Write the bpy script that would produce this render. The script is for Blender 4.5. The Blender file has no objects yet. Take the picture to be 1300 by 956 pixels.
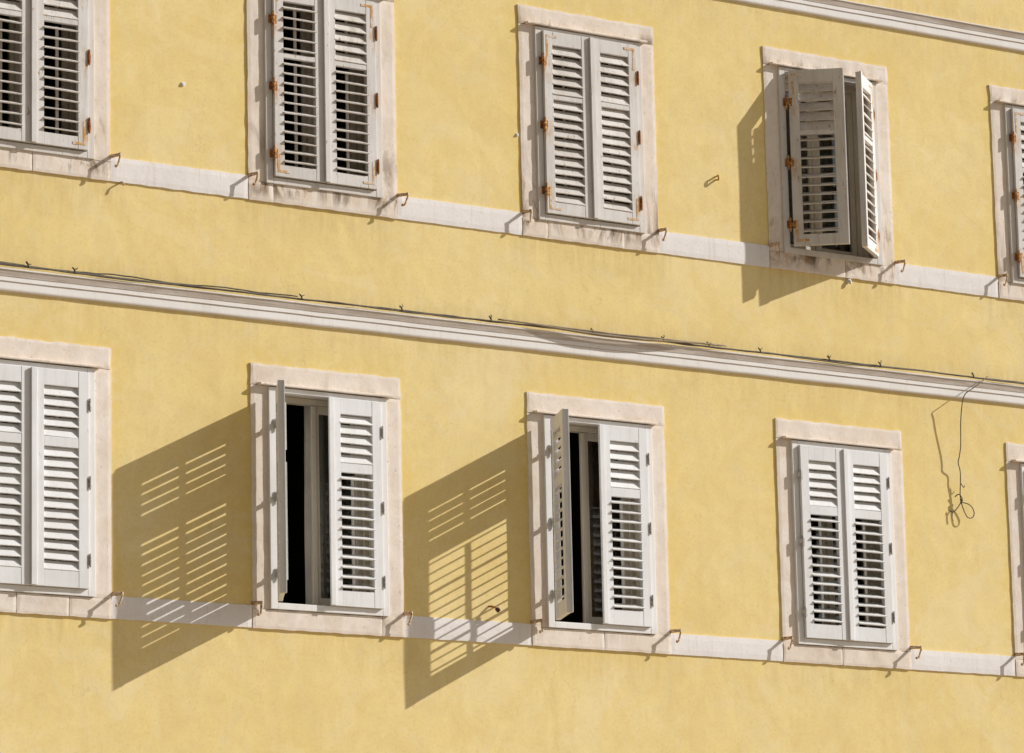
import bpy, bmesh, math, random
from mathutils import Vector, Matrix, noise
random.seed(7)
R = math.radians
scene = bpy.context.scene
col = scene.collection

# ------------------------------------------------------------------ camera
cd = bpy.data.cameras.new('camera')
cam = bpy.data.objects.new('camera', cd)
col.objects.link(cam)
rt = Vector((0.82454356, -0.56538729, -0.02156703))
up = Vector((-0.08887603, -0.16707043, 0.98193102))
fw = Vector((0.55877453, 0.8077281, 0.18800623))
m = Matrix((rt, up, -fw)).transposed().to_4x4()
m.translation = Vector((-17.46800915, -24.17244249, -3.65433767))
cam.matrix_world = m
cd.sensor_fit = 'HORIZONTAL'
cd.sensor_width = 36.0
cd.lens = 5184.617 / 1300 * 36.0
cd.clip_start = 0.5
cd.clip_end = 3000
scene.camera = cam

# ------------------------------------------------------------------ light
SUN = Vector((2.36, -1.0, 1.46)).normalized()
world = bpy.data.worlds.new('World')
scene.world = world
world.use_nodes = True
wt = world.node_tree
bg = wt.nodes['Background']
sky = wt.nodes.new('ShaderNodeTexSky')
sky.sky_type = 'NISHITA'
sky.sun_disc = False
sky.sun_elevation = math.asin(SUN.z)
sky.sun_rotation = math.atan2(SUN.x, SUN.y)
sky.dust_density = 2.2
sky.ozone_density = 0.6
hs = wt.nodes.new('ShaderNodeHueSaturation')
hs.inputs['Saturation'].default_value = 0.22
wt.links.new(sky.outputs[0], hs.inputs['Color'])
wt.links.new(hs.outputs[0], bg.inputs[0])
bg.inputs[1].default_value = 0.060
sl = bpy.data.lights.new('sun', 'SUN')
sl.energy = 4.85
sl.angle = R(0.5)
sl.color = (1.0, 0.98, 0.955)
so = bpy.data.objects.new('sun', sl)
so.rotation_euler = (-SUN).to_track_quat('-Z', 'Y').to_euler()
so.location = SUN * 40
col.objects.link(so)
scene.view_settings.view_transform = 'Standard'
scene.view_settings.look = 'None'
scene.view_settings.exposure = 0
scene.view_settings.gamma = 1

# ------------------------------------------------------------------ materials
class NT:
    def __init__(s, name):
        s.m = bpy.data.materials.new(name)
        s.m.use_nodes = True
        s.t = s.m.node_tree
        s.b = s.t.nodes['Principled BSDF']
        s.out = s.t.nodes['Material Output']
        s.tc = s.t.nodes.new('ShaderNodeTexCoord')
        s.rnd = None
    def n(s, k, **kw):
        x = s.t.nodes.new(k)
        for a, v in kw.items(): setattr(x, a, v)
        return x
    def l(s, a, b): s.t.links.new(a, b)
    def coord(s, scale=(1, 1, 1), per_object=True):
        """object coordinates, shifted by the object's own random number so that copies differ"""
        mp = s.n('ShaderNodeMapping')
        mp.inputs['Scale'].default_value = scale
        s.l(s.tc.outputs['Object'], mp.inputs['Vector'])
        if per_object:
            oi = s.n('ShaderNodeObjectInfo')
            mu = s.n('ShaderNodeMath', operation='MULTIPLY')
            mu.inputs[1].default_value = 37.0
            s.l(oi.outputs['Random'], mu.inputs[0])
            s.l(mu.outputs[0], mp.inputs['Location'])
        return mp.outputs[0]
    def noise(s, scale, detail=4, rough=0.55, vec=None, dist=0.0):
        x = s.n('ShaderNodeTexNoise')
        x.inputs['Scale'].default_value = scale
        x.inputs['Detail'].default_value = detail
        x.inputs['Roughness'].default_value = rough
        x.inputs['Distortion'].default_value = dist
        s.l(vec if vec is not None else s.coord(), x.inputs['Vector'])
        return x.outputs['Fac']
    def ramp(s, fac, stops):
        x = s.n('ShaderNodeValToRGB')
        e = x.color_ramp.elements
        while len(e) < len(stops): e.new(0.5)
        for i, (p, c) in enumerate(stops):
            e[i].position = p
            e[i].color = (c[0], c[1], c[2], 1) if not isinstance(c, (int, float)) else (c, c, c, 1)
        s.l(fac, x.inputs[0])
        return x.outputs[0]
    def mix(s, fac, a, b, mode='MIX'):
        x = s.n('ShaderNodeMix', data_type='RGBA', blend_type=mode)
        for sock, v in ((x.inputs[0], fac), (x.inputs[6], a), (x.inputs[7], b)):
            if isinstance(v, (int, float)): sock.default_value = v
            elif isinstance(v, tuple): sock.default_value = (v[0], v[1], v[2], 1)
            else: s.l(v, sock)
        return x.outputs[2]
    def math(s, op, a, b=0.0):
        x = s.n('ShaderNodeMath', operation=op)
        for sock, v in ((x.inputs[0], a), (x.inputs[1], b)):
            if isinstance(v, (int, float)): sock.default_value = v
            else: s.l(v, sock)
        return x.outputs[0]
    def attr(s, name):
        x = s.n('ShaderNodeAttribute', attribute_name=name)
        return x.outputs['Fac']
    def bump(s, h, strength, dist):
        x = s.n('ShaderNodeBump')
        x.inputs['Strength'].default_value = strength
        x.inputs['Distance'].default_value = dist
        s.l(h, x.inputs['Height'])
        s.l(x.outputs[0], s.b.inputs['Normal'])
    def done(s, c=None, rough=0.8, spec=0.25):
        if c is not None:
            if isinstance(c, tuple): s.b.inputs['Base Color'].default_value = (*c, 1)
            else: s.l(c, s.b.inputs['Base Color'])
        s.b.inputs['Roughness'].default_value = rough
        s.b.inputs['Specular IOR Level'].default_value = spec
        return s.m

def mat_plaster():
    t = NT('yellow_plaster')
    v = t.coord(per_object=False)
    big = t.noise(0.7, 4, 0.6, v, 0.6)
    mid = t.noise(4.5, 6, 0.62, v, 1.2)
    fine = t.noise(45, 5, 0.6, v)
    c = t.ramp(big, [(0.30, (0.845, 0.650, 0.262)), (0.50, (0.880, 0.695, 0.308)), (0.72, (0.890, 0.728, 0.372))])
    c = t.mix(t.ramp(mid, [(0.35, 0.0), (0.72, 0.65)]), c, (0.77, 0.585, 0.250))
    # trowelled, paler blotches and long rain streaks
    pale = t.noise(2.1, 5, 0.65, v, 2.0)
    c = t.mix(t.ramp(pale, [(0.50, 0.0), (0.68, 0.45)]), c, (0.845, 0.705, 0.405))
    st = t.noise(1.0, 5, 0.6, t.coord((9, 9, 0.55), False), 0.3)
    c = t.mix(t.ramp(st, [(0.54, 0.0), (0.75, 0.16)]), c, (0.62, 0.46, 0.20))
    c = t.mix(t.ramp(fine, [(0.30, 0.28), (0.50, 0.0)]), c, (0.58, 0.42, 0.16))
    c = t.mix(t.ramp(t.noise(0.9, 8, 0.62, v, 0.8), [(0.555, 0.0), (0.575, 0.16)]), c, (0.93, 0.80, 0.50))
    # fresher paint brushed round the stone frames, dirt under ledges (attributes painted on the mesh)
    brush = t.noise(16, 4, 0.6, t.coord((1, 1, 1.0), False))
    e = t.math('MULTIPLY', t.attr('fresh'), t.ramp(brush, [(0.38, 0.0), (0.58, 1.0)]))
    c = t.mix(t.math('MULTIPLY', e, 0.55), c, (0.80, 0.60, 0.195))
    d = t.math('MULTIPLY', t.attr('dirt'), t.ramp(t.noise(1.0, 6, 0.65, t.coord((22, 22, 3), False)), [(0.36, 0.0), (0.66, 1.0)]))
    c = t.mix(t.math('MULTIPLY', d, 0.55), c, (0.42, 0.31, 0.16))
    # rare hairline cracks and pock marks
    vo = t.n('ShaderNodeTexVoronoi', feature='DISTANCE_TO_EDGE')
    vo.inputs['Scale'].default_value = 0.9
    wv = t.n('ShaderNodeVectorMath', operation='ADD')
    nz = t.n('ShaderNodeTexNoise'); nz.inputs['Scale'].default_value = 3.0; nz.inputs['Detail'].default_value = 6
    t.l(v, nz.inputs['Vector'])
    sc = t.n('ShaderNodeVectorMath', operation='SCALE'); sc.inputs['Scale'].default_value = 0.9
    t.l(nz.outputs['Color'], sc.inputs[0]); t.l(v, wv.inputs[0]); t.l(sc.outputs[0], wv.inputs[1])
    t.l(wv.outputs[0], vo.inputs['Vector'])
    crack = t.ramp(vo.outputs['Distance'], [(0.0, 1.0), (0.0045, 0.0)])
    crack = t.math('MULTIPLY', crack, t.ramp(t.noise(1.3, 2, 0.5, v), [(0.52, 0.0), (0.64, 1.0)]))
    c = t.mix(t.math('MULTIPLY', crack, 0.24), c, (0.40, 0.29, 0.13))
    pk = t.n('ShaderNodeTexVoronoi'); pk.inputs['Scale'].default_value = 7.0; pk.inputs['Randomness'].default_value = 1.0
    t.l(v, pk.inputs['Vector'])
    pock = t.ramp(pk.outputs['Distance'], [(0.020, 1.0), (0.040, 0.0)])
    pock = t.math('MULTIPLY', pock, t.ramp(t.noise(5.0, 1, 0.5, v), [(0.60, 0.0), (0.62, 1.0)]))
    c = t.mix(t.math('MULTIPLY', pock, 0.6), c, (0.34, 0.25, 0.12))
    h = t.math('ADD', t.math('MULTIPLY', t.noise(5, 4, 0.5, v, 0.6), 1.0), t.math('MULTIPLY', fine, 0.07))
    h = t.math('SUBTRACT', h, t.math('MULTIPLY', crack, 0.25))
    t.bump(h, 0.20, 0.012)
    return t.done(c, 0.92, 0.12)

def mat_stone(name, stain):
    t = NT(name)
    v = t.coord()
    c = t.ramp(t.noise(3.2, 6, 0.65, v, 0.8), [(0.30, (0.76, 0.650, 0.535)), (0.50, (0.82, 0.725, 0.625)), (0.72, (0.86, 0.785, 0.705))])
    c = t.mix(t.ramp(t.noise(14, 6, 0.7, v, 0.5), [(0.50, 0.0), (0.72, 0.34)]), c, (0.62, 0.475, 0.355))
    c = t.mix(t.ramp(t.noise(46, 3, 0.6, v), [(0.24, 0.8), (0.34, 0.0)]), c, (0.36, 0.28, 0.21))
    g = t.ramp(t.noise(5.0, 6, 0.7, t.coord((1, 1, 0.35)), 1.0), [(0.49, 0.0), (0.62, 1.0)])
    g = t.math('MULTIPLY', g, t.attr('dirt'))
    c = t.mix(t.math('MULTIPLY', g, stain), c, (0.17, 0.115, 0.065))
    g2 = t.math('MULTIPLY', t.ramp(t.noise(9, 5, 0.65, t.coord((1, 1, 0.4))), [(0.45, 0.0), (0.7, 1.0)]), t.attr('dirt'))
    c = t.mix(t.math('MULTIPLY', g2, 0.5 * stain), c, (0.55, 0.34, 0.17))
    h = t.math('ADD', t.noise(26, 6, 0.7, v), t.math('MULTIPLY', t.noise(110, 3, 0.6, v), 0.4))
    t.bump(h, 0.30, 0.006)
    return t.done(c, 0.88, 0.15)

def mat_band():
    t = NT('white_limewash')
    v = t.coord(per_object=False)
    c = t.ramp(t.noise(2.6, 5, 0.6, v, 0.5), [(0.3, (0.81, 0.76, 0.725)), (0.7, (0.865, 0.825, 0.80))])
    st = t.noise(1.0, 6, 0.65, t.coord((26, 26, 1.6), False))
    c = t.mix(t.ramp(st, [(0.55, 0.0), (0.76, 0.42)]), c, (0.56, 0.45, 0.36))
    c = t.mix(t.ramp(t.noise(50, 4, 0.6, v), [(0.25, 0.35), (0.42, 0.0)]), c, (0.50, 0.43, 0.37))
    t.bump(t.noise(30, 6, 0.6, v), 0.22, 0.006)
    return t.done(c, 0.88, 0.15)

def mat_cornice():
    t = NT('cornice_limewash')
    v = t.coord(per_object=False)
    c = t.ramp(t.noise(1.4, 5, 0.6, v, 0.5), [(0.3, (0.81, 0.77, 0.725)), (0.7, (0.87, 0.84, 0.81))])
    st = t.noise(1.0, 6, 0.7, t.coord((34, 34, 2.5), False))
    c = t.mix(t.ramp(st, [(0.56, 0.0), (0.76, 0.28)]), c, (0.50, 0.38, 0.27))
    grime = t.math('MULTIPLY', t.attr('dirt'), t.ramp(t.noise(1.0, 6, 0.68, t.coord((3.2, 3.2, 40), False), 0.5), [(0.25, 0.35), (0.60, 1.0)]))  # grime of the top band, plus shade painted into step lines and underside
    c = t.mix(t.math('MULTIPLY', grime, 0.75), c, (0.40, 0.30, 0.215))
    t.bump(t.noise(24, 6, 0.65, v), 0.25, 0.006)
    return t.done(c, 0.9, 0.12)

def mat_paint(name, base, dark, chip, chip_amt, rust_amt, rough, bleed=None):
    """old oil paint on wood: grain, grime, chips down to grey-brown wood"""
    t = NT(name)
    v = t.coord()
    c = t.ramp(t.noise(2.2, 5, 0.6, v, 0.4), [(0.3, dark), (0.68, base)])
    grain = t.noise(1.0, 5, 0.6, t.coord((70, 70, 5)))
    c = t.mix(t.ramp(grain, [(0.54, 0.0), (0.80, 0.16 + chip_amt * 0.25)]), c, tuple(x * 0.62 for x in dark))
    ch = t.ramp(t.noise(1.0, 7, 0.75, t.coord((30, 30, 11)), 0.4), [(0.655 - 0.035 * chip_amt, 0.0), (0.675 - 0.03 * chip_amt, 1.0)])
    c = t.mix(t.math('MULTIPLY', ch, min(1.0, 0.5 + chip_amt * 0.4)), c, chip)
    dr = t.ramp(t.noise(1.0, 6, 0.7, t.coord((14, 14, 1.8))), [(0.50, 0.0), (0.72, 0.22 + 0.2 * chip_amt)])
    c = t.mix(dr, c, tuple(x * y for x, y in zip(dark, (0.72, 0.67, 0.60))))
    if rust_amt:
        rs = t.ramp(t.noise(6.0, 6, 0.7, v, 0.6), [(0.62, 0.0), (0.74, rust_amt)])
        c = t.mix(rs, c, (0.52, 0.33, 0.16))
    if bleed:
        sp = t.n('ShaderNodeSeparateXYZ'); t.l(t.tc.outputs['Object'], sp.inputs[0])
        edge = t.ramp(t.math('ABSOLUTE', sp.outputs[0]), [(0.0, 1.0), (0.035, 0.9), (0.085, 0.0)])
        tot = None
        for zi in bleed:
            d = t.math('ABSOLUTE', t.math('SUBTRACT', sp.outputs[2], zi - 0.045))
            k = t.ramp(d, [(0.03, 1.0), (0.125, 0.0)])
            tot = k if tot is None else t.math('MAXIMUM', tot, k)
        nb = t.ramp(t.noise(1.0, 6, 0.72, t.coord((46, 46, 14))), [(0.42, 0.0), (0.60, 0.85)])
        c = t.mix(t.math('MULTIPLY', t.math('MULTIPLY', edge, tot), nb), c, (0.50, 0.27, 0.10))
    h = t.math('ADD', grain, t.math('MULTIPLY', ch, -0.8))
    t.bump(h, 0.18, 0.002)
    return t.done(c, rough, 0.3)

def mat_rust(name, paint, amt):
    t = NT(name)
    v = t.coord()
    c = t.ramp(t.noise(38, 6, 0.7, v), [(0.30, (0.10, 0.038, 0.015)), (0.50, (0.34, 0.125, 0.033)), (0.68, (0.54, 0.26, 0.075))])
    p = t.ramp(t.noise(60, 4, 0.65, v), [(0.66 - amt * 0.3, 0.0), (0.72 - amt * 0.3, 1.0)])
    c = t.mix(p, c, paint)
    t.bump(t.noise(150, 4, 0.6, v), 0.4, 0.002)
    return t.done(c, 0.8, 0.25)

def mat_ochre():
    t = NT('ochre_rust_bleed')
    v = t.coord()
    c = t.ramp(t.noise(30, 4, 0.6, v), [(0.30, (0.50, 0.25, 0.07)), (0.65, (0.68, 0.42, 0.16))])
    p = t.ramp(t.noise(10, 6, 0.75, v, 0.6), [(0.47, 0.0), (0.60, 1.0)])
    c = t.mix(p, c, (0.69, 0.65, 0.605))
    return t.done(c, 0.75, 0.2)

def mat_simple(name, c1, c2, scale, rough, spec=0.3, bump=0.1):
    t = NT(name)
    v = t.coord()
    c = t.ramp(t.noise(scale, 5, 0.6, v), [(0.3, c1), (0.7, c2)])
    if bump: t.bump(t.noise(scale * 4, 4, 0.6, v), bump, 0.003)
    return t.done(c, rough, spec)

def mat_glass():
    t = NT('window_glass')
    tr = t.n('ShaderNodeBsdfTransparent'); tr.inputs[0].default_value = (0.66, 0.67, 0.65, 1)
    gl = t.n('ShaderNodeBsdfGlossy'); gl.inputs['Roughness'].default_value = 0.03
    fr = t.n('ShaderNodeFresnel'); fr.inputs[0].default_value = 1.5
    bp_ = t.n('ShaderNodeBump'); bp_.inputs['Strength'].default_value = 0.12; bp_.inputs['Distance'].default_value = 0.01
    t.l(t.noise(3, 2, 0.5), bp_.inputs['Height']); t.l(bp_.outputs[0], gl.inputs['Normal'])
    mx = t.n('ShaderNodeMixShader')
    t.l(fr.outputs[0], mx.inputs[0]); t.l(tr.outputs[0], mx.inputs[1]); t.l(gl.outputs[0], mx.inputs[2])
    t.l(mx.outputs[0], t.out.inputs[0])
    return t.m

M = dict(
    plaster=mat_plaster(), stone=mat_stone('istrian_stone', 0.35), stone_dirty=mat_stone('stained_stone', 0.95), band=mat_band(), cornice=mat_cornice(),
    white=mat_paint('white_shutter_paint', (0.81, 0.81, 0.815), (0.715, 0.712, 0.705), (0.47, 0.43, 0.38), 0.38, 0.04, 0.55),
    white_frame=mat_paint('white_frame_paint', (0.81, 0.795, 0.775), (0.755, 0.735, 0.71), (0.50, 0.45, 0.39), 0.2, 0, 0.55),
    grey=mat_paint('weathered_shutter_paint', (0.735, 0.705, 0.675), (0.61, 0.575, 0.54), (0.35, 0.285, 0.22), 1.25, 0.38, 0.68, (1.336, 0.852, 0.355)),
    grey_slat=mat_paint('weathered_slat_paint', (0.70, 0.665, 0.62), (0.52, 0.47, 0.415), (0.34, 0.265, 0.19), 1.6, 0.45, 0.72),
    white_slat=mat_paint('white_slat_paint', (0.79, 0.785, 0.775), (0.665, 0.65, 0.625), (0.46, 0.40, 0.34), 0.55, 0.10, 0.6),
    grey_frame=mat_paint('weathered_frame_paint', (0.71, 0.675, 0.635), (0.62, 0.58, 0.535), (0.37, 0.30, 0.23), 0.85, 0.25, 0.65),
    cream=mat_paint('cream_casement_paint', (0.72, 0.67, 0.57), (0.64, 0.585, 0.48), (0.42, 0.36, 0.28), 0.2, 0, 0.55),
    rust=mat_rust('rusty_iron', (0.60, 0.54, 0.47), 0.0), rust_dark=mat_rust('dark_rust', (0.50, 0.36, 0.25), -0.2), rust_plate=mat_ochre(),
    rust_bright=mat_rust('ochre_rust', (0.66, 0.42, 0.15), 0.5), ochre=mat_simple('ochre_painted_iron', (0.50, 0.33, 0.09), (0.70, 0.50, 0.17), 30, 0.7, 0.3), hook=mat_rust('painted_rusty_hook', (0.62, 0.49, 0.33), 0.75),
    steel=mat_simple('grey_hinge_metal', (0.22, 0.20, 0.18), (0.56, 0.54, 0.50), 60, 0.55, 0.4),
    white_plate=mat_simple('painted_steel', (0.60, 0.585, 0.56), (0.74, 0.73, 0.71), 40, 0.5, 0.4),
    cable=mat_simple('black_cable_sheath', (0.05, 0.042, 0.034), (0.17, 0.14, 0.10), 9, 0.7, 0.3),
    cable_tan=mat_simple('dusty_cable_sheath', (0.26, 0.20, 0.13), (0.40, 0.32, 0.22), 12, 0.8, 0.2),
    plastic=mat_simple('white_plastic', (0.66, 0.66, 0.65), (0.78, 0.78, 0.78), 20, 0.5, 0.4),
    knob=mat_simple('dark_red_knob', (0.05, 0.018, 0.014), (0.13, 0.04, 0.03), 30, 0.6, 0.4),
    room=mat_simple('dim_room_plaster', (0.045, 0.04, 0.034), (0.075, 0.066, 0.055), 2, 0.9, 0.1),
    glass=mat_glass(),
    street=mat_simple('pale_stone_paving', (0.31, 0.245, 0.17), (0.42, 0.34, 0.24), 0.8, 0.85, 0.2),
    curtain_grey=mat_simple('grey_green_curtain', (0.33, 0.325, 0.27), (0.46, 0.45, 0.385), 5, 0.95, 0.05),
    curtain_brown=mat_simple('brown_curtain', (0.30, 0.20, 0.13), (0.44, 0.32, 0.22), 5, 0.95, 0.05),
    curtain_white=mat_simple('off_white_curtain', (0.52, 0.49, 0.44), (0.66, 0.63, 0.57), 5, 0.95, 0.05),
    roof=mat_simple('terracotta_roof', (0.33, 0.15, 0.08), (0.48, 0.24, 0.13), 3, 0.9, 0.1),
)

# ------------------------------------------------------------------ mesh helpers
class MB:
    def __init__(s): s.v = []; s.f = []; s.dirt = None
    def poly(s, pts, faces):
        o = len(s.v); s.v += [tuple(p) for p in pts]; s.f += [tuple(i + o for i in f) for f in faces]
    def box(s, x0, x1, y0, y1, z0, z1):
        s.poly([(x0, y0, z0), (x1, y0, z0), (x1, y1, z0), (x0, y1, z0), (x0, y0, z1), (x1, y0, z1), (x1, y1, z1), (x0, y1, z1)],
               [(0, 3, 2, 1), (4, 5, 6, 7), (0, 1, 5, 4), (1, 2, 6, 5), (2, 3, 7, 6), (3, 0, 4, 7)])
    def prism_x(s, x0, x1, prof):
        """closed (y, z) profile extruded along x"""
        n = len(prof)
        s.poly([(x0, y, z) for y, z in prof] + [(x1, y, z) for y, z in prof],
               [tuple(range(n))[::-1], tuple(range(n, 2 * n))] + [(i, (i + 1) % n, n + (i + 1) % n, n + i) for i in range(n)])
    def tube(s, pts, r, seg=7, caps=True):
        pts = [Vector(p) for p in pts]
        rs = r if isinstance(r, (list, tuple)) else [r] * len(pts)
        o = len(s.v); prev = None
        for i, p in enumerate(pts):
            t = (pts[min(i + 1, len(pts) - 1)] - pts[max(i - 1, 0)])
            t = t.normalized() if t.length > 1e-9 else Vector((0, 0, 1))
            if prev is None:
                a = t.orthogonal().normalized()
            else:
                a = prev - t * prev.dot(t)
                a = a.normalized() if a.length > 1e-6 else t.orthogonal().normalized()
            prev = a; b = t.cross(a)
            for k in range(seg):
                w = 2 * math.pi * k / seg
                s.v.append(tuple(p + (a * math.cos(w) + b * math.sin(w)) * rs[i]))
        for i in range(len(pts) - 1):
            for k in range(seg):
                k2 = (k + 1) % seg
                s.f.append((o + i * seg + k, o + i * seg + k2, o + (i + 1) * seg + k2, o + (i + 1) * seg + k))
        if caps:
            s.f.append(tuple(o + k for k in range(seg))[::-1])
            s.f.append(tuple(o + (len(pts) - 1) * seg + k for k in range(seg)))
    def ball(s, c, r, seg=10, rings=6):
        c = Vector(c); pts = []
        for i in range(rings + 1):
            a = math.pi * i / rings
            pts.append((c + Vector((0, 0, math.cos(a) * r)), max(1e-4, math.sin(a) * r)))
        o = len(s.v)
        for p, rr in pts:
            for k in range(seg):
                w = 2 * math.pi * k / seg
                s.v.append((p.x + rr * math.cos(w), p.y + rr * math.sin(w), p.z))
        for i in range(rings):
            for k in range(seg):
                k2 = (k + 1) % seg
                s.f.append((o + i * seg + k, o + i * seg + k2, o + (i + 1) * seg + k2, o + (i + 1) * seg + k))
    def mesh(s, name, mat, smooth=False):
        me = bpy.data.meshes.new(name)
        me.from_pydata(s.v, [], s.f)
        me.update()
        bm = bmesh.new(); bm.from_mesh(me)
        bmesh.ops.recalc_face_normals(bm, faces=bm.faces)
        bm.to_mesh(me); bm.free()
        me.materials.append(mat)
        if s.dirt:
            for nm, vals in s.dirt.items():
                at = me.attributes.new(nm, 'FLOAT', 'POINT')
                at.data.foreach_set('value', vals)
        if smooth: me.polygons.foreach_set('use_smooth', [True] * len(me.polygons))
        return me

def link(name, data, parent=None, loc=(0, 0, 0), rz=0.0, bevel=0.0):
    o = bpy.data.objects.new(name, data)
    col.objects.link(o)
    o.location = loc
    o.rotation_euler = (0, 0, rz)
    if parent is not None: o.parent = parent
    if bevel:
        b = o.modifiers.new('soft_edges', 'BEVEL'); b.width = bevel; b.segments = 2; b.limit_method = 'ANGLE'
        b.harden_normals = False
    return o
def tag(o, label, cat, group=None):
    o['label'] = label; o['category'] = cat; o['kind'] = 'thing'
    if group: o['group'] = group
    return o
def thing(name, label, cat, loc=(0, 0, 0), group=None):
    return tag(link(name, None, None, loc), label, cat, group)

def grid_block(x0, x1, z0, z1, front, back, step, amp, seed, dirt=None, edge_amp=0.0):
    """a stone block: a finely divided uneven front, plain sides; front(x, z) -> y"""
    nx = max(2, round((x1 - x0) / step)); nz = max(2, round((z1 - z0) / step))
    mb = MB(); vals = []
    for j in range(nz + 1):
        for i in range(nx + 1):
            u = i / nx; w = j / nz
            x = x0 + (x1 - x0) * u; z = z0 + (z1 - z0) * w
            y = front(x, z) + amp * noise.noise(Vector((x * 9 + seed, z * 9, seed)))
            ex = ez = 0.0
            if i in (0, nx): ex = edge_amp * noise.noise(Vector((seed, z * 11, x)))
            if j in (0, nz): ez = edge_amp * noise.noise(Vector((x * 11, seed + 5, z)))
            if i in (0, nx) or j in (0, nz): y += 0.0025
            mb.v.append((x + ex, y, z + ez)); vals.append(dirt(x, z) if dirt else 0.0)
    W = nx + 1
    for j in range(nz):
        for i in range(nx):
            a = j * W + i
            mb.f.append((a, a + 1, a + W + 1, a + W))
    rim = [i for i in range(W)] + [j * W + nx for j in range(1, nz + 1)] + [nz * W + i for i in range(nx - 1, -1, -1)] + [j * W for j in range(nz - 1, 0, -1)]
    o = len(mb.v)
    for k in rim:
        x, y, z = mb.v[k]; mb.v.append((x, back, z)); vals.append(vals[k])
    n = len(rim)
    for k in range(n):
        mb.f.append((rim[k], o + k, o + (k + 1) % n, rim[(k + 1) % n]))
    mb.dirt = {'dirt': vals}
    return mb

# ------------------------------------------------------------------ layout (metres; wall plane y = 0, street side is -y)
XC = [-4.721, -2.356, 0.0, 2.3147, 4.644]
BASE = {'U': 3.05, 'L': 0.0}
HT = {'U': 1.765, 'L': 1.868}
HALF = 0.625
GROUND = -5.4
CZ1, CZ2 = 2.180, 5.137       # undersides of the two cornices
WIN = [(r, i) for r in 'UL' for i in range(5)]

# ------------------------------------------------------------------ ground and building
mb = MB(); mb.box(-400, 400, -400, 400, GROUND - 0.4, GROUND)
g = link('street', mb.mesh('street', M['street'])); g['kind'] = 'structure'
mb = MB(); mb.box(-40, 40, -1.7, 0.0, GROUND, GROUND + 0.13)
g = link('pavement', mb.mesh('pavement', M['street'])); g['kind'] = 'structure'

bld = thing('apartment_building', 'long yellow plastered apartment building whose facade fills the picture', 'building', (0, 0, GROUND))
def bpart(name, me, bevel=0.0): return link(name, me, bld, (0, 0, -GROUND), 0, bevel)

def smooth01(a, b, x):
    t = min(1, max(0, (x - a) / (b - a))); return t * t * (3 - 2 * t)
mb = MB()
X0, X1, Z0, Z1, ST = -11.0, 11.0, -2.2, 6.6, 0.04
nx = round((X1 - X0) / ST); nz = round((Z1 - Z0) / ST)
fresh = []; dirt = []
for j in range(nz + 1):
    z = Z0 + (Z1 - Z0) * j / nz
    for i in range(nx + 1):
        x = X0 + (X1 - X0) * i / nx
        y = 0.0022 * noise.noise(Vector((x * 2.3, z * 2.3, 1))) + 0.0011 * noise.noise(Vector((x * 7, z * 7, 4)))
        fr = di = 0.0
        for r, k in WIN:
            dx = max(abs(x - XC[k]) - HALF, 0); zz = z - BASE[r]
            dz = max(-zz, zz - HT[r], 0)
            d = math.hypot(dx, dz * (0.8 if zz > 0 else 2.5))
            fr = max(fr, 1 - smooth01(0.03, 0.17, d))
            if zz < 0 and dx < 0.1: di = max(di, (1 - smooth01(0.0, 0.4, -zz)) * (0.55 if r == 'U' else 0.35))
        for zc in (CZ1, CZ2):
            if 0 < zc - z < 0.5: di = max(di, 0.28 * (1 - smooth01(0, 0.45, zc - z)))
            if 0 <= z - zc - 0.15 < 0.25: di = max(di, 0.6 * (1 - smooth01(0, 0.2, z - zc - 0.15)))
        mb.v.append((x, y, z)); fresh.append(fr); dirt.append(di)
W = nx + 1
def in_hole(x, z):
    for r, k in WIN:
        if abs(x - XC[k]) < 0.56 and 0.06 < z - BASE[r] < HT[r] - 0.06: return True
    return False
for j in range(nz):
    for i in range(nx):
        x = X0 + (X1 - X0) * (i + .5) / nx; z = Z0 + (Z1 - Z0) * (j + .5) / nz
        if in_hole(x, z): continue
        a = j * W + i
        mb.f.append((a, a + 1, a + W + 1, a + W))
mb.dirt = {'fresh': fresh, 'dirt': dirt}
w_ = bpart('wall', mb.mesh('wall', M['plaster'], True))
mb = MB()                                                     # the rest of the same facade, plain
mb.poly([(X0, 0.001, GROUND + .4), (X1, 0.001, GROUND + .4), (X1, 0.001, Z0 + .01), (X0, 0.001, Z0 + .01)], [(0, 1, 2, 3)])
mb.poly([(X0, 0.001, Z1 - .01), (X1, 0.001, Z1 - .01), (X1, 0.001, 8.2), (X0, 0.001, 8.2)], [(0, 1, 2, 3)])
mb.box(X0, X0 + .3, 0.0, 9, GROUND + .4, 8.2); mb.box(X1 - .3, X1, 0.0, 9, GROUND + .4, 8.2)
mb.box(X0 + .3, X1 - .3, 8.7, 9, GROUND + .4, 8.2)
bpart('wall', mb.mesh('wall_rest', M['plaster']))
mb = MB(); mb.box(X0 - .04, X1 + .04, -.06, 9.04, GROUND - .05, GROUND + .4)
bpart('plinth', mb.mesh('plinth', M['stone']), 0.01)
mb = MB()
mb.poly([(X0 - .4, -.55, 8.2), (X1 + .4, -.55, 8.2), (X1 + .4, 9.5, 8.2), (X0 - .4, 9.5, 8.2), (X0 + 3, 4.5, 10.2), (X1 - 3, 4.5, 10.2)],
        [(0, 3, 2, 1), (0, 1, 5, 4), (1, 2, 5), (2, 3, 4, 5), (3, 0, 4)])
bpart('roof', mb.mesh('roof', M['roof']))

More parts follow.
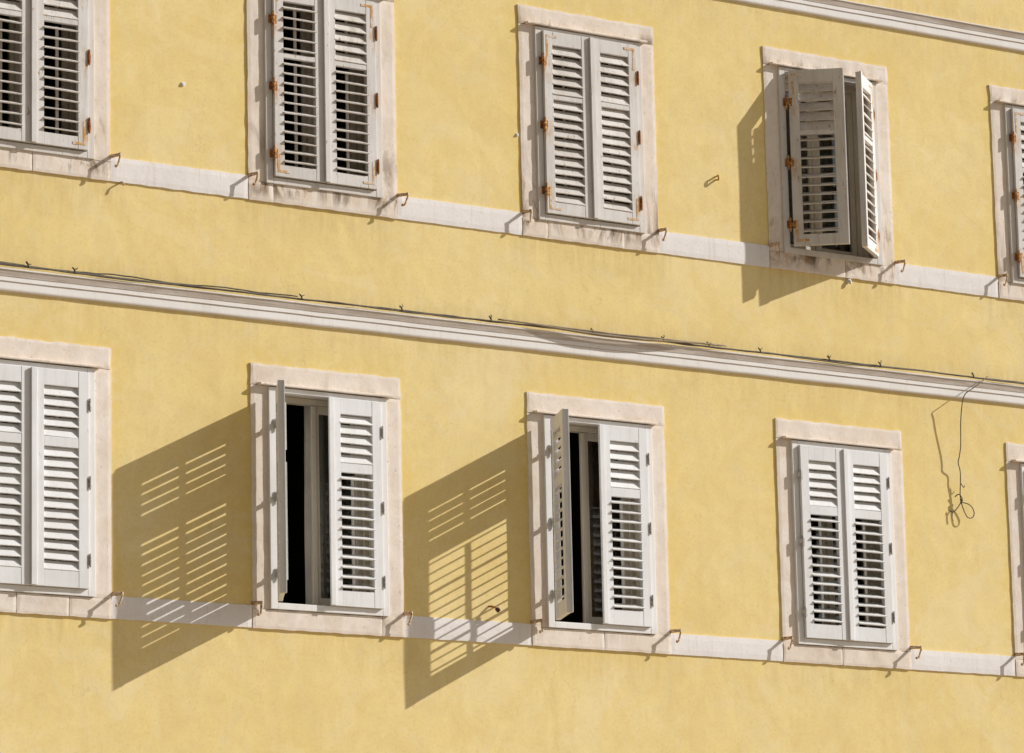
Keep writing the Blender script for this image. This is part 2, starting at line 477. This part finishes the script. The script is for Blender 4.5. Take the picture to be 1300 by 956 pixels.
def cornice(zb):
    # (out, up, tone): shade coloured into step lines and underside, grime on the top
    P3 = [(0.000, 0.000, .5), (0.008, 0.000, .5), (0.016, 0.003, .4), (0.021, 0.008, .3), (0.0235, 0.016, .1), (0.0240, 0.024, 0), (0.0240, 0.0655, 0), (0.0240, 0.0690, 1.0),
          (0.0305, 0.0705, 1.0), (0.0305, 0.0725, 0), (0.0305, 0.1000, 0), (0.0305, 0.1025, 1.0), (0.0345, 0.1035, 1.0), (0.0345, 0.1060, .9), (0.0375, 0.117, 1.0), (0.0415, 0.132, 1.0),
          (0.0455, 0.1440, .9), (0.0500, 0.1455, .1), (0.0505, 0.1530, .1), (0.046, 0.156, .5), (0.0, 0.164, 1.0)]
    prof = [(p, z) for p, z, g in P3]
    mb = MB(); n = 280; vals = []
    for i in range(n + 1):
        x = X0 + (X1 - X0) * i / n
        for k, (p, z) in enumerate(prof):
            wz = 0.0022 * noise.noise(Vector((x * 2.2, z * 4, zb))) + 0.0012 * noise.noise(Vector((x * 8, z * 12, zb)))
            py = p + (0.0016 * noise.noise(Vector((x * 6, z * 15, zb + 7))) if p else 0.006 * -1)
            mb.v.append((x, -py, zb + z + wz)); vals.append(P3[k][2])
    L = len(prof)
    for i in range(n):
        for k in range(L - 1):
            a = i * L + k
            mb.f.append((a, a + L, a + L + 1, a + 1))
    mb.dirt = {'dirt': vals}
    return bpart('cornice', mb.mesh('cornice', M['cornice']))
cornice(CZ1); cornice(CZ2)

# white string band between the stone frames
for r in 'UL':
    edges = [X0] + [v for k in range(5) for v in (XC[k] - HALF, XC[k] + HALF)] + [X1]
    for k in range(0, len(edges), 2):
        a, b = edges[k] + (0.004 if k else 0), edges[k + 1] - 0.004
        zt = BASE[r] + (0.168 if r == 'U' else 0.152)
        gb = grid_block(a, b, BASE[r] - 0.004, zt, lambda x, z: -0.0125, 0.01, 0.035, 0.0012, k * 3 + (50 if r == 'U' else 0), None, 0.004)
        bpart('painted_band', gb.mesh('painted_band', M['band'], False))

# ------------------------------------------------------------------ windows
PITCH_T = {}
def leaf_mesh(row, side):
    """stiles and rails; hinge axis at the origin, the leaf runs towards +x (side 1) or -x (side -1)"""
    H = LEAFZ[row]; mb = MB(); s = side
    def bx(a, b, y0, y1, z0, z1):
        mb.box(min(s * a, s * b), max(s * a, s * b), y0, y1, z0, z1)
    W_ = 0.431; f, k = -0.010, 0.026
    bx(0.004, 0.083, f, k, H['z0'], H['z1'])
    bx(W_ - 0.082, W_, f, k, H['z0'], H['z1'])
    for a, b in ((H['z0'], H['p'][0]), (H['p'][1], H['p'][2]), (H['p'][3], H['z1'])):
        bx(0.083, W_ - 0.082, f + 0.0015, k - 0.0015, a, b)
    if s < 0:
        bx(W_ - 0.020, W_ + 0.022, f - 0.016, f, H['z0'] + .002, H['z1'] - .002)     # astragal in front
    else:
        bx(W_ - 0.030, W_ + 0.006, k, k + 0.012, H['z0'] + .002, H['z1'] - .002)     # rebate strip behind
    return mb
LEAFZ = {'U': dict(z0=0.180, z1=1.582, p=(0.268, 1.058, 1.094, 1.478), n=(11, 5)),
         'L': dict(z0=0.182, z1=1.668, p=(0.294, 1.138, 1.204, 1.557), n=(12, 5))}
FRAME = {'U': (0.128, 1.612), 'L': (0.134, 1.705)}
HINGES = {'U': (1.336, 0.852, 0.355), 'L': (1.438, 0.913, 0.374)}

def louvre_mesh(row, side, which, tilt, seed):
    rnd = random.Random(seed)
    H = LEAFZ[row]; p = H['p']; n = H['n'][which]
    z0, z1 = (p[0], p[1]) if which == 0 else (p[2], p[3])
    pit = (z1 - z0) / n; mb = MB()
    x0, x1 = 0.079, 0.353
    c = pit * 1.08; th = 0.0105
    for i in range(n):
        zc = z0 + pit * (i + 0.5)
        tl = R(tilt + rnd.uniform(-3, 3) + (rnd.choice((-9, 7)) if rnd.random() < .06 else 0)); sag = rnd.uniform(-.0018, .0018)
        def pt(u, w):      # u along the chord (- is the outer, low edge), w across
            return (0.011 + u * math.cos(tl) - w * math.sin(tl), zc + u * math.sin(tl) + w * math.cos(tl))
        h = c / 2
        prof = [pt(-h, -.0036), pt(-h, .0034), pt(-h + .002, th / 2), pt(h - .004, th / 2), pt(h, .0025), pt(h, -.0025), pt(h - .004, -th / 2), pt(-h + .002, -th / 2)]
        N = len(prof); o = len(mb.v)
        for x, dz in ((side * x0, sag), (side * (x0 + x1) / 2, 0), (side * x1, -sag)):
            mb.v += [(x, y, z + dz) for y, z in prof]
        for q in range(2):
            for k in range(N):
                mb.f.append((o + q * N + k, o + q * N + (k + 1) % N, o + (q + 1) * N + (k + 1) % N, o + (q + 1) * N + k))
        mb.f.append(tuple(range(o, o + N))); mb.f.append(tuple(range(o + 2 * N, o + 3 * N)))
    return mb

def hinge_mesh(row, side, gap=0.0):
    s = side; mb = MB()
    r, h = (.0085, .046) if row == 'U' else (.0068, .038)
    kx = -s * (.002 + gap); ky = -.014 if not gap else -.002
    def bx(a, b, y0, y1, z0, z1): mb.box(min(a, b), max(a, b), y0, y1, z0, z1)
    mb.tube([(kx, ky, -h), (kx, ky, -h * .28)], r, 10)
    mb.tube([(kx, ky, -h * .24), (kx, ky, h * .52)], r, 10)
    mb.tube([(kx, ky, h * .56), (kx, ky, h)], r, 10)
    mb.ball((kx, ky, h + .004), r * .9); mb.ball((kx, ky, -h - .004), r * .9)
    w = (.022 if side > 0 else .007) if row == 'U' else .010
    bx(s * .005, s * (.005 + w), -.0125, -.009, -.034, .030)
    if gap:
        bx(kx, s * .006, ky - .004, ky + .004, -.020, .012)
    return mb
def frame_plate_mesh(side):
    s = side; mb = MB(); x = -s * .028
    mb.box(min(x, -s * .006), max(x, -s * .006), 0.0095, 0.0145, -.03, .03)
    mb.box(min(-s * .010, -s * .002), max(-s * .010, -s * .002), -.012, 0.012, -.010, .022)
    return mb
def corner_plate_mesh(row, side, top):
    """L-shaped strap let into the corner of a leaf"""
    s = side; mb = MB(); H = LEAFZ[row]
    z = H['z1'] - .03 if top else H['z0'] + .03
    d = -1 if top else 1
    a, b = s * .026, s * .044
    mb.box(min(a, b), max(a, b), -.0118, -.009, min(z, z + d * .17), max(z, z + d * .17))
    a2, b2 = s * .0445, s * .125
    mb.box(min(a2, b2), max(a2, b2), -.0116, -.009, min(z, z + d * .018), max(z, z + d * .018))
    return mb

CACHE = {}
def cached(key, fn):
    if key not in CACHE: CACHE[key] = fn()
    return CACHE[key]

def drip_mesh(zl, mat):
    mb = MB(); x0, x1, f = -.566, .538, -.0560
    n = 24; top = zl + .0125; bot = zl - .0015
    for i in range(n + 1):
        x = x0 + (x1 - x0) * i / n; w = .0012 * noise.noise(Vector((x * 7, zl, 3)))
        mb.v += [(x, -.005, top + .006), (x, f + .004, top + w), (x, f + w, top - .004 + w), (x, f + w, bot + w), (x, -.005, bot)]
    for i in range(n):
        for k in range(5):
            a = i * 5 + k; b = i * 5 + (k + 1) % 5
            mb.f.append((a, b, b + 5, a + 5))
    mb.f.append((0, 1, 2, 3, 4)); mb.f.append(tuple(n * 5 + k for k in range(5)))
    mb.dirt = {'dirt': [0.5] * len(mb.v)}
    return mb.mesh('drip_course', mat)

def build_window(row, idx, label, left, right, casement=(0, 0), curtain=None):
    """left / right: (opening angle, tilt of the upper slats, tilt of the lower slats)"""
    U = row == 'U'
    seed = idx * 13 + (100 if U else 0)
    t = thing('shuttered_window', label, 'window', (XC[idx], 0, BASE[row]), 'shuttered windows of the yellow facade')
    h = HT[row]; zl = FRAME[row][1] + 0.010; fz0, fz1 = FRAME[row]
    stone = M['stone_dirty'] if U else M['stone']
    # stone surround: each block is its own part
    d_l = lambda x, z: 0.75 * (1 - smooth01(0, .09, z - zl)) + 0.12
    gb = grid_block(-HALF, HALF, zl, h, lambda x, z: -0.0130, 0.10, 0.02, 0.0018, seed + 1, d_l, 0.009)
    link('lintel', gb.mesh('lintel', stone), t)
    link('drip_course', cached(('drip', row), lambda: drip_mesh(zl, stone)), t)
    for s in (-1, 1):
        xa, xb = sorted((s * HALF, s * 0.472))
        gb = grid_block(xa, xb, 0.132, zl - 0.003, lambda x, z: -0.0120, 0.10, 0.024, 0.0018, seed + 3 + s,
                        lambda x, z: (0.12 + 0.75 * (1 - smooth01(0.1, 0.75, z))) * (1.0 if U else 0.35), 0.004)
        link('jamb', gb.mesh('jamb', stone), t)
    d_s = lambda x, z: (1.0 if U else 0.45) * smooth01(-0.02, .10, z)
    cuts = [-HALF] + {('U', 0): [.02, .47], ('U', 1): [-.42], ('U', 2): [-.40, .30], ('U', 3): [.12], ('U', 4): [-.3], ('L', 0): [-.1, .30], ('L', 1): [.44], ('L', 2): [.02], ('L', 3): [-.05], ('L', 4): []}[(row, idx)] + [HALF]
    for k in range(len(cuts) - 1):
        gb = grid_block(cuts[k] + (.0025 if k else 0), cuts[k + 1] - (.0025 if k < len(cuts) - 2 else 0), -0.006, 0.130, lambda x, z: -0.0165 - .0015 * (k % 2), 0.10, 0.02, 0.0018, seed + 7 + k, d_s, 0.005)
        link('sill', gb.mesh('sill', stone), t)
    fm = M['grey_frame'] if U else M['white_frame']
    lm = M['grey'] if U else M['white']
    def fr():
        mb = MB()
        mb.box(-.490, -.434, -.0320, .03, fz0, fz1); mb.box(.434, .490, -.0320, .03, fz0, fz1)
        mb.box(-.434, .434, -.0310, .03, fz1 - .034, fz1)
        mb.box(-.434, .434, -.0310, .03, fz0, fz0 + .046)
        return mb.mesh('window_frame', fm)
    link('window_frame', cached(('frame', row), fr), t, bevel=0.003)
    # splayed reveal inside the stone, then the inner casement window
    def rv():
        mb = MB()
        mb.box(-.60, -.452, .1005, .26, fz0 - .03, fz1 + .05); mb.box(.452, .60, .1005, .26, fz0 - .03, fz1 + .05)
        mb.box(-.452, .452, .1005, .26, fz0 - .03, fz0 + .02); mb.box(-.452, .452, .1005, .26, fz1 - .015, fz1 + .05)
        return mb.mesh('reveal', M['cream'])
    link('reveal', cached(('reveal', row), rv), t)
    c0, c1 = fz0 + .022, fz1 - .017
    def cf():
        mb = MB()
        mb.box(-.450, -.410, .165, .235, c0, c1); mb.box(.410, .450, .165, .235, c0, c1)
        mb.box(-.410, .410, .166, .235, c1 - .04, c1); mb.box(-.410, .410, .166, .235, c0, c0 + .04)
        return mb.mesh('casement_frame', M['cream'])
    link('casement_frame', cached(('cframe', row), cf), t, bevel=0.003)
    for s, ang in ((-1, casement[0]), (1, casement[1])):
        def ca():
            mb = MB(); w = .4085
            def bx(a, b, y0, y1, z0, z1): mb.box(min(-s * a, -s * b), max(-s * a, -s * b), y0, y1, z0, z1)
            bx(.002, .050, -.02, .022, c0 + .042, c1 - .042); bx(w - .052, w - (0 if s > 0 else .003), -.02, .022, c0 + .042, c1 - .042)
            bx(.050, w - .052, -.019, .021, c0 + .042, c0 + .11); bx(.050, w - .052, -.019, .021, c1 - .10, c1 - .042)
            if s > 0: bx(w - .022, w + .018, -.032, -.02, c0 + .05, c1 - .05)
            return mb.mesh('casement', M['cream'])
        co = link('casement', cached(('casement', row, s), ca), t, (s * .4085, .200, 0), R(-s * ang), 0.003)
        def pn():
            mb = MB(); x = sorted((-s * .048, -s * .360))
            mb.box(x[0], x[1], -.002, .002, c0 + .108, c1 - .098)
            return mb.mesh('pane', M['glass'])
        link('pane', cached(('pane', row, s), pn), co)
    # the two louvred leaves
    for s, (ang, tu, tl) in ((1, left), (-1, right)):
        ang = ang or random.uniform(0.0, 1.0)
        gap = 0.027 if ang > 90 else 0.014 if ang > 5 else 0.0      # an opened leaf stands off on its hinge arms
        lf = link('shutter', cached(('leaf', row, s), lambda: leaf_mesh(row, s).mesh('shutter', lm)), t,
                  (-s * 0.4345 + s * gap * math.cos(R(ang)), -0.045 - gap * math.sin(R(ang)), 0), R(-s * ang), 0.0025)
        if ang > 5: lf['label'] = 'louvred shutter leaf swung open'
        for wh, tilt in ((1, tu), (0, tl)):
            link('louvre_panel', louvre_mesh(row, s, wh, tilt, seed * 7 + s * 3 + wh).mesh('louvre_panel', M['grey_slat'] if U else M['white_slat']), lf)
        def rod():
            mb = MB(); p = LEAFZ[row]['p']
            a, b = sorted((s * .205, s * .228))
            mb.box(a, b, .047, .056, p[0] + .01, p[1] - .012); mb.box(a, b, .047, .056, p[2] + .012, p[3] - .01)
            return mb.mesh('tilt_rod', lm)
        link('tilt_rod', cached(('rod', row, s), rod), lf)
        hm = M['rust_bright'] if (U and s > 0) else M['rust_dark'] if U else M['steel']
        pm = M['rust'] if U else M['white_plate']
        for z in HINGES[row]:
            z += random.uniform(-.012, .012)
            link('hinge', cached(('hinge', row, s, gap), lambda: hinge_mesh(row, s, gap).mesh('hinge', hm)), lf, (0, 0, z))
            link('hinge_plate', cached(('hplate', row, s), lambda: frame_plate_mesh(s).mesh('hinge_plate', pm)), t, (-s * .4345, -.045, z))
        for top in (0, 1):
            if U:
                link('corner_plate', cached(('corner', row, s, top), lambda: corner_plate_mesh(row, s, top).mesh('corner_plate', M['rust_plate'])), lf)
    # dim room behind
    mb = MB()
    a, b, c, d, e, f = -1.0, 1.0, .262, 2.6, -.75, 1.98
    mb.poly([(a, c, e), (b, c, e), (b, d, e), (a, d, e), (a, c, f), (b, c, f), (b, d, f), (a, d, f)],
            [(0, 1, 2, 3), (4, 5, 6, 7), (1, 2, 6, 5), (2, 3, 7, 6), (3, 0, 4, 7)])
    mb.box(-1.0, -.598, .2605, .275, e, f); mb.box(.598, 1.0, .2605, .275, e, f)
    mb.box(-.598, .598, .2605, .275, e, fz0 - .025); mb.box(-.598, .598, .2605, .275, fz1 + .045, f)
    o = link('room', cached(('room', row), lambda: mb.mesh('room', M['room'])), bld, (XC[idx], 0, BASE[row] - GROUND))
    if curtain:
        x0, x1, mat, lab = curtain
        cb = MB(); n = 90; rows = 8
        for j in range(rows + 1):
            for i in range(n + 1):
                x = x0 + (x1 - x0) * i / n
                z = c0 + .02 + (c1 - c0 - .03) * j / rows
                cb.v.append((x + .006 * noise.noise(Vector((x * 5, z * 2, seed))), .315 + .020 * math.sin(x * 62 + 1.5 * noise.noise(Vector((x * 4, z, seed)))) + .012 * noise.noise(Vector((x * 11, z * .8, seed))), z))
        for j in range(rows):
            for i in range(n):
                q = j * (n + 1) + i
                cb.f.append((q, q + 1, q + n + 2, q + n + 1))
        rod_ = MB(); rod_.tube([(x0 - .05, .315, c1 - .004), (x1 + .05, .315, c1 - .004)], .009, 8)
        cu = link('curtain', cb.mesh('curtain', M[mat], True), None, (XC[idx], 0, BASE[row]))
        tag(cu, lab, 'curtain')
        link('curtain_rod', rod_.mesh('curtain_rod', M['steel']), cu)
    return t

CL, CU, OP = 63, 60, 24
build_window('U', 0, 'upper window cropped by the left edge, weathered shutters shut, lower slats open', (0, CU, OP), (0, CU, OP),
             curtain=(-.44, -.20, 'curtain_white', 'off white curtain behind the upper window cropped by the left edge'))
build_window('U', 1, 'upper weathered window whose left shutter has every slat open, rusty hinges', (0, OP, OP), (0, CU, OP))
build_window('U', 2, 'upper weathered window with all slats of both shutters closed, stained sill', (0, CU, CU), (0, CU, CU))
build_window('U', 3, 'upper weathered window with both shutters ajar in front of a curtain', (40, CL, OP), (37, CL - 8, 50),
             curtain=(-.30, .43, 'curtain_grey', 'grey green folded curtain behind the upper window with both shutters ajar'))
build_window('U', 4, 'upper weathered window cropped by the right edge, only its left side in view', (0, CL, OP), (0, CL, OP))
build_window('L', 0, 'lower white window cropped by the left edge, all slats closed', (0, CL, CL), (0, CL, CL))
build_window('L', 1, 'lower white window, left shutter swung out edge on over a black opening', (119, 67, 67), (0, CL, OP), (80, 0),
             curtain=(.02, .40, 'curtain_white', 'off white curtain seen through the open slats beside the black opening'))
build_window('L', 2, 'lower white window, left shutter half open showing its face and open slats', (114, 69, 30), (0, CL, OP), (80, 0),
             curtain=(.06, .42, 'curtain_brown', 'brown curtain seen through the slats beside the half open left shutter'))
build_window('L', 3, 'lower white window with both shutters shut, upper slats closed and lower slats open', (0, CL, OP), (0, CL, OP))
build_window('L', 4, 'lower white window cropped by the right edge, only its stone left jamb in view', (0, CL, OP), (0, CL, OP))

# ------------------------------------------------------------------ shutter hooks at the lower corners of the frames
def hook_meshes(v):
    rnd = random.Random(v)
    st = MB()
    L = .088 + rnd.uniform(-.012, .010)
    dx = .018 + rnd.uniform(-.010, .010); dz = rnd.uniform(-.010, .006)
    st.box(-.010, .010, -.004, .02, -.010, .010)
    st.tube([(0, .01, 0), (dx * .5, -L * .5, dz * .5), (dx, -L, dz)], [.0145, .0130, .0110], 6)
    ct = MB(); a = rnd.uniform(-.024, .012); b = rnd.uniform(.002, .022)
    ct.tube([(dx, -L - .002, dz + .010), (dx + .001, -L - .004, dz - .02), (dx + a * .5, -L - .002, dz - .05), (dx + a, -L + .002, dz - .078), (dx + a - b, -L + .004, dz - .084)],
            [.0105, .0082, .0070, .0078, .0100], 6)
    ct.ball((dx + a - b, -L + .004, dz - .084), .0115, 8, 5)
    return st.mesh('spike', M['hook'], True), ct.mesh('catch', M['hook'], True)
HOOKV = [hook_meshes(v) for v in range(6)]
WHERE = {('U', 0): 'upper window the left edge crops', ('U', 1): 'second upper window from the left', ('U', 2): 'fully closed weathered window',
         ('U', 3): 'window with two ajar shutters', ('U', 4): 'upper window the right edge crops', ('L', 0): 'lower window the left edge crops',
         ('L', 1): 'window with the black opening', ('L', 2): 'window with half open left shutter', ('L', 3): 'white window by the hanging cord',
         ('L', 4): 'lower window the right edge crops'}
q = 0
for r, i in WIN:
    for s, nm in ((-1, 'left'), (1, 'right')):
        if (r, i) in (('U', 0), ('L', 0)) and s < 0: continue
        if (r, i) in (('U', 4), ('L', 4)) and s > 0: continue
        x = XC[i] + s * (HALF + (0.006 if s > 0 else -0.004)); z = BASE[r] + (0.172 if r == 'U' else 0.168)
        hk = thing('shutter_hook', 'rusty hook at the bottom %s corner of the %s' % (nm, WHERE[(r, i)]), 'hook', (x, 0, z), 'rusty shutter hooks beside the windows')
        sp, ct = HOOKV[q % 6]; q += 1
        link('spike', sp, hk); link('catch', ct, hk)

# ------------------------------------------------------------------ cables on the cornice, hanging cord
def strand(x0, x1, fn, r, step=.045, seg=6):
    n = int((x1 - x0) / step); pts = []
    for i in range(n + 1):
        x = x0 + (x1 - x0) * i / n
        pts.append((x, *fn(x)))
    mb = MB(); mb.tube(pts, r, seg); return mb
def nz1(x, s, f): return noise.noise(Vector((x * f, s, s * 1.7)))
cb = thing('cable_bundle', 'dark cables tied together along the top of the long middle cornice', 'cable', (0, 0, 2.36))
def put(name, mb, mat, parent): return link(name, mb.mesh(name, mat, True), parent, (0, 0, -2.36))
put('cable', strand(-9, 9, lambda x: (-.040 + .012 * nz1(x, 1, 1.1), 2.360 + .011 * nz1(x, 2, 1.3) + .004 * nz1(x, 5, 6)), .0066), M['cable'], cb)
put('cable', strand(-9, 9, lambda x: (-.054 + .014 * nz1(x, 3, 1.6), 2.354 + .012 * nz1(x, 4, 1.1) + .005 * nz1(x, 6, 5)), .0055), M['cable'], cb)
put('cable', strand(-9, -2.6, lambda x: (-.030 + .01 * nz1(x, 8, 2), 2.372 + .016 * nz1(x, 9, 2.2) + .006 * nz1(x, 10, 7)), .0048), M['cable'], cb)
def sag(x, amp, out, ph):
    u = (x + .75) / 1.75
    k = math.sin(math.pi * min(1, max(0, u))) ** 1.3 if 0 < u < 1 else 0
    return (-.064 - out * k + .004 * nz1(x, ph, 3), 2.372 - amp * k + .005 * nz1(x, ph + 1, 3))
put('cable', strand(-.9, 1.15, lambda x: sag(x, .030, .030, 11), .0065), M['cable_tan'], cb)
put('cable', strand(-.8, 1.1, lambda x: sag(x, .012, .024, 12), .0060), M['cable_tan'], cb)
put('cable', strand(-.7, 1.2, lambda x: sag(x, .038, .020, 13), .0055), M['cable_tan'], cb)
for x in (-4.75, -4.4, -2.55, -1.72, -.93, -.08, .62, 1.0, 1.55, 2.2, 2.75, 3.66):
    mb = MB(); x += random.uniform(-.04, .04)
    mb.tube([(x - .010, -.050, 2.392), (x, -.062, 2.372), (x + .008, -.056, 2.352)], [.005, .0075, .0045], 6)
    for q in range(2):
        a_ = random.uniform(-.3, 3.4)
        mb.tube([(x, -.060, 2.378), (x + .016 * math.cos(a_), -.066, 2.376 + .016 * math.sin(a_)), (x + .026 * math.cos(a_ + .4), -.068, 2.376 + .026 * math.sin(a_ + .3))], [.0035, .0025, .0018], 5)
    put('cable_tie', mb, M['cable'], cb)

# pixel-free path in metres: x, y, z
def smooth_path(pts, sub=6):
    P = [Vector(p) for p in pts]; out = []
    for i in range(len(P) - 1):
        a, b, c, d = P[max(i - 1, 0)], P[i], P[i + 1], P[min(i + 2, len(P) - 1)]
        for k in range(sub):
            u = k / sub
            out.append(0.5 * ((2 * b) + (c - a) * u + (2 * a - 5 * b + 4 * c - d) * u * u + (3 * b - a - 3 * c + d) * u ** 3))
    return out + [P[-1]]
hc = thing('hanging_cord', 'thin dark cord hanging off the cornice with a knot and loose loop at its end', 'cord', (3.5, 0, 1.33))
def cput(name, pts, r, mat=M['cable']):
    mb = MB(); mb.tube(smooth_path([(x - 3.5, y, z - 1.33) for x, y, z in pts]), r, 7)
    return link(name, mb.mesh(name, mat, True), hc)
cput('cord', [(3.80, -.075, 2.372), (3.72, -.102, 2.322), (3.60, -.115, 2.248), (3.53, -.11, 2.201), (3.507, -.095, 2.132), (3.494, -.080, 1.97), (3.497, -.066, 1.80), (3.486, -.058, 1.71), (3.474, -.052, 1.655),
      (3.500, -.04, 1.60), (3.502, -.04, 1.528), (3.500, -.03, 1.399), (3.508, -.035, 1.326), (3.545, -.046, 1.232), (3.592, -.050, 1.222), (3.620, -.050, 1.256), (3.606, -.050, 1.300), (3.572, -.046, 1.328), (3.535, -.040, 1.338), (3.510, -.036, 1.342)], .0042)
cput('cord', [(3.505, -.033, 1.50), (3.53, -.040, 1.462), (3.545, -.034, 1.478)], .0035)
cput('cord', [(3.455, -.018, 1.385), (3.485, -.034, 1.405), (3.515, -.036, 1.372), (3.50, -.042, 1.345)], .0042)
cput('cord', [(3.40, -.012, 1.272), (3.43, -.022, 1.262), (3.475, -.030, 1.305), (3.505, -.036, 1.35)], .0042)
cput('cord', [(3.424, -.02, 1.262), (3.418, -.018, 1.215), (3.428, -.02, 1.19)], .0040, M['cable_tan'])
mb = MB(); mb.ball((.006, -.036, .03), .013, 8, 6); mb.ball((.004, -.036, .012), .011, 8, 6)
link('knot', mb.mesh('knot', M['cable'], True), hc)
# ------------------------------------------------------------------ small fittings left on the wall
def plug(x, z, r, label):
    mb = MB()
    mb.tube([(0, .004, 0), (0, -.006, 0)], r, 14); mb.tube([(0, -.006, 0), (0, -.013, 0)], [r * .72, r * .55], 12)
    o = link('wall_plug', mb.mesh('wall_plug', M['plastic']), None, (x, 0, z), 0, .0012)
    return tag(o, label, 'wall plug', None)
plug(-3.507, 3.816, .017, 'small white plastic plug in the wall between the two leftmost upper windows')
plug(-.655, 3.806, .014, 'tiny white plug in the wall against the left jamb of the closed weathered window')
mb = MB()
mb.tube([(0, .004, 0), (0, -.010, 0)], .019, 12); mb.tube([(0, -.010, 0), (.002, -.020, -.008), (.002, -.022, -.022)], [.012, .012, .009], 10); mb.ball((.002, -.022, -.022), .0105, 10, 6)
tag(link('cable_clip', mb.mesh('cable_clip', M['plastic'], True), None, (2.47, 0, 3.024)), 'white plastic clip under the band below the upper window with both shutters ajar', 'clip')
# staple and stub
mb = MB(); mb.tube(smooth_path([(0, .012, .013), (.001, -.022, .014), (.002, -.036, .018), (.002, -.040, .010), (.002, -.040, -.012), (.001, -.035, -.018), (0, -.022, -.014), (0, .012, -.011)], 4), .0075, 7)
tag(link('wall_staple', mb.mesh('wall_staple', M['ochre'], True), None, (1.19, 0, 3.694)), 'small yellow painted iron staple in the wall left of the window with two ajar shutters', 'staple')
st = thing('wall_spike', 'short rusty wall spike with a dark round end standing in the striped shadow', 'spike', (-.985, 0, .255))
mb = MB(); mb.tube(smooth_path([(-.012, .01, .006), (.0, -.020, .003), (.014, -.045, -.006), (.020, -.056, -.014)], 4), .0075, 7)
link('spike', mb.mesh('spike', M['rust'], True), st)
mb = MB(); mb.tube([(.020, -.056, -.014), (.034, -.066, -.034)], .0165, 12); mb.tube([(.034, -.066, -.034), (.037, -.068, -.037)], .012, 12)
link('end_cap', mb.mesh('end_cap', M['knob']), st)
# small bent hook under the band
mb = MB(); mb.tube(smooth_path([(.0, .012, 0), (.0, -.03, .002), (.005, -.042, -.006), (.004, -.046, -.026)], 4), .0062, 7)
tag(link('wall_hook', mb.mesh('wall_hook', M['hook'], True), None, (-4.015, 0, 3.040)), 'small bent hook under the band right of the upper window cropped by the left edge', 'hook')
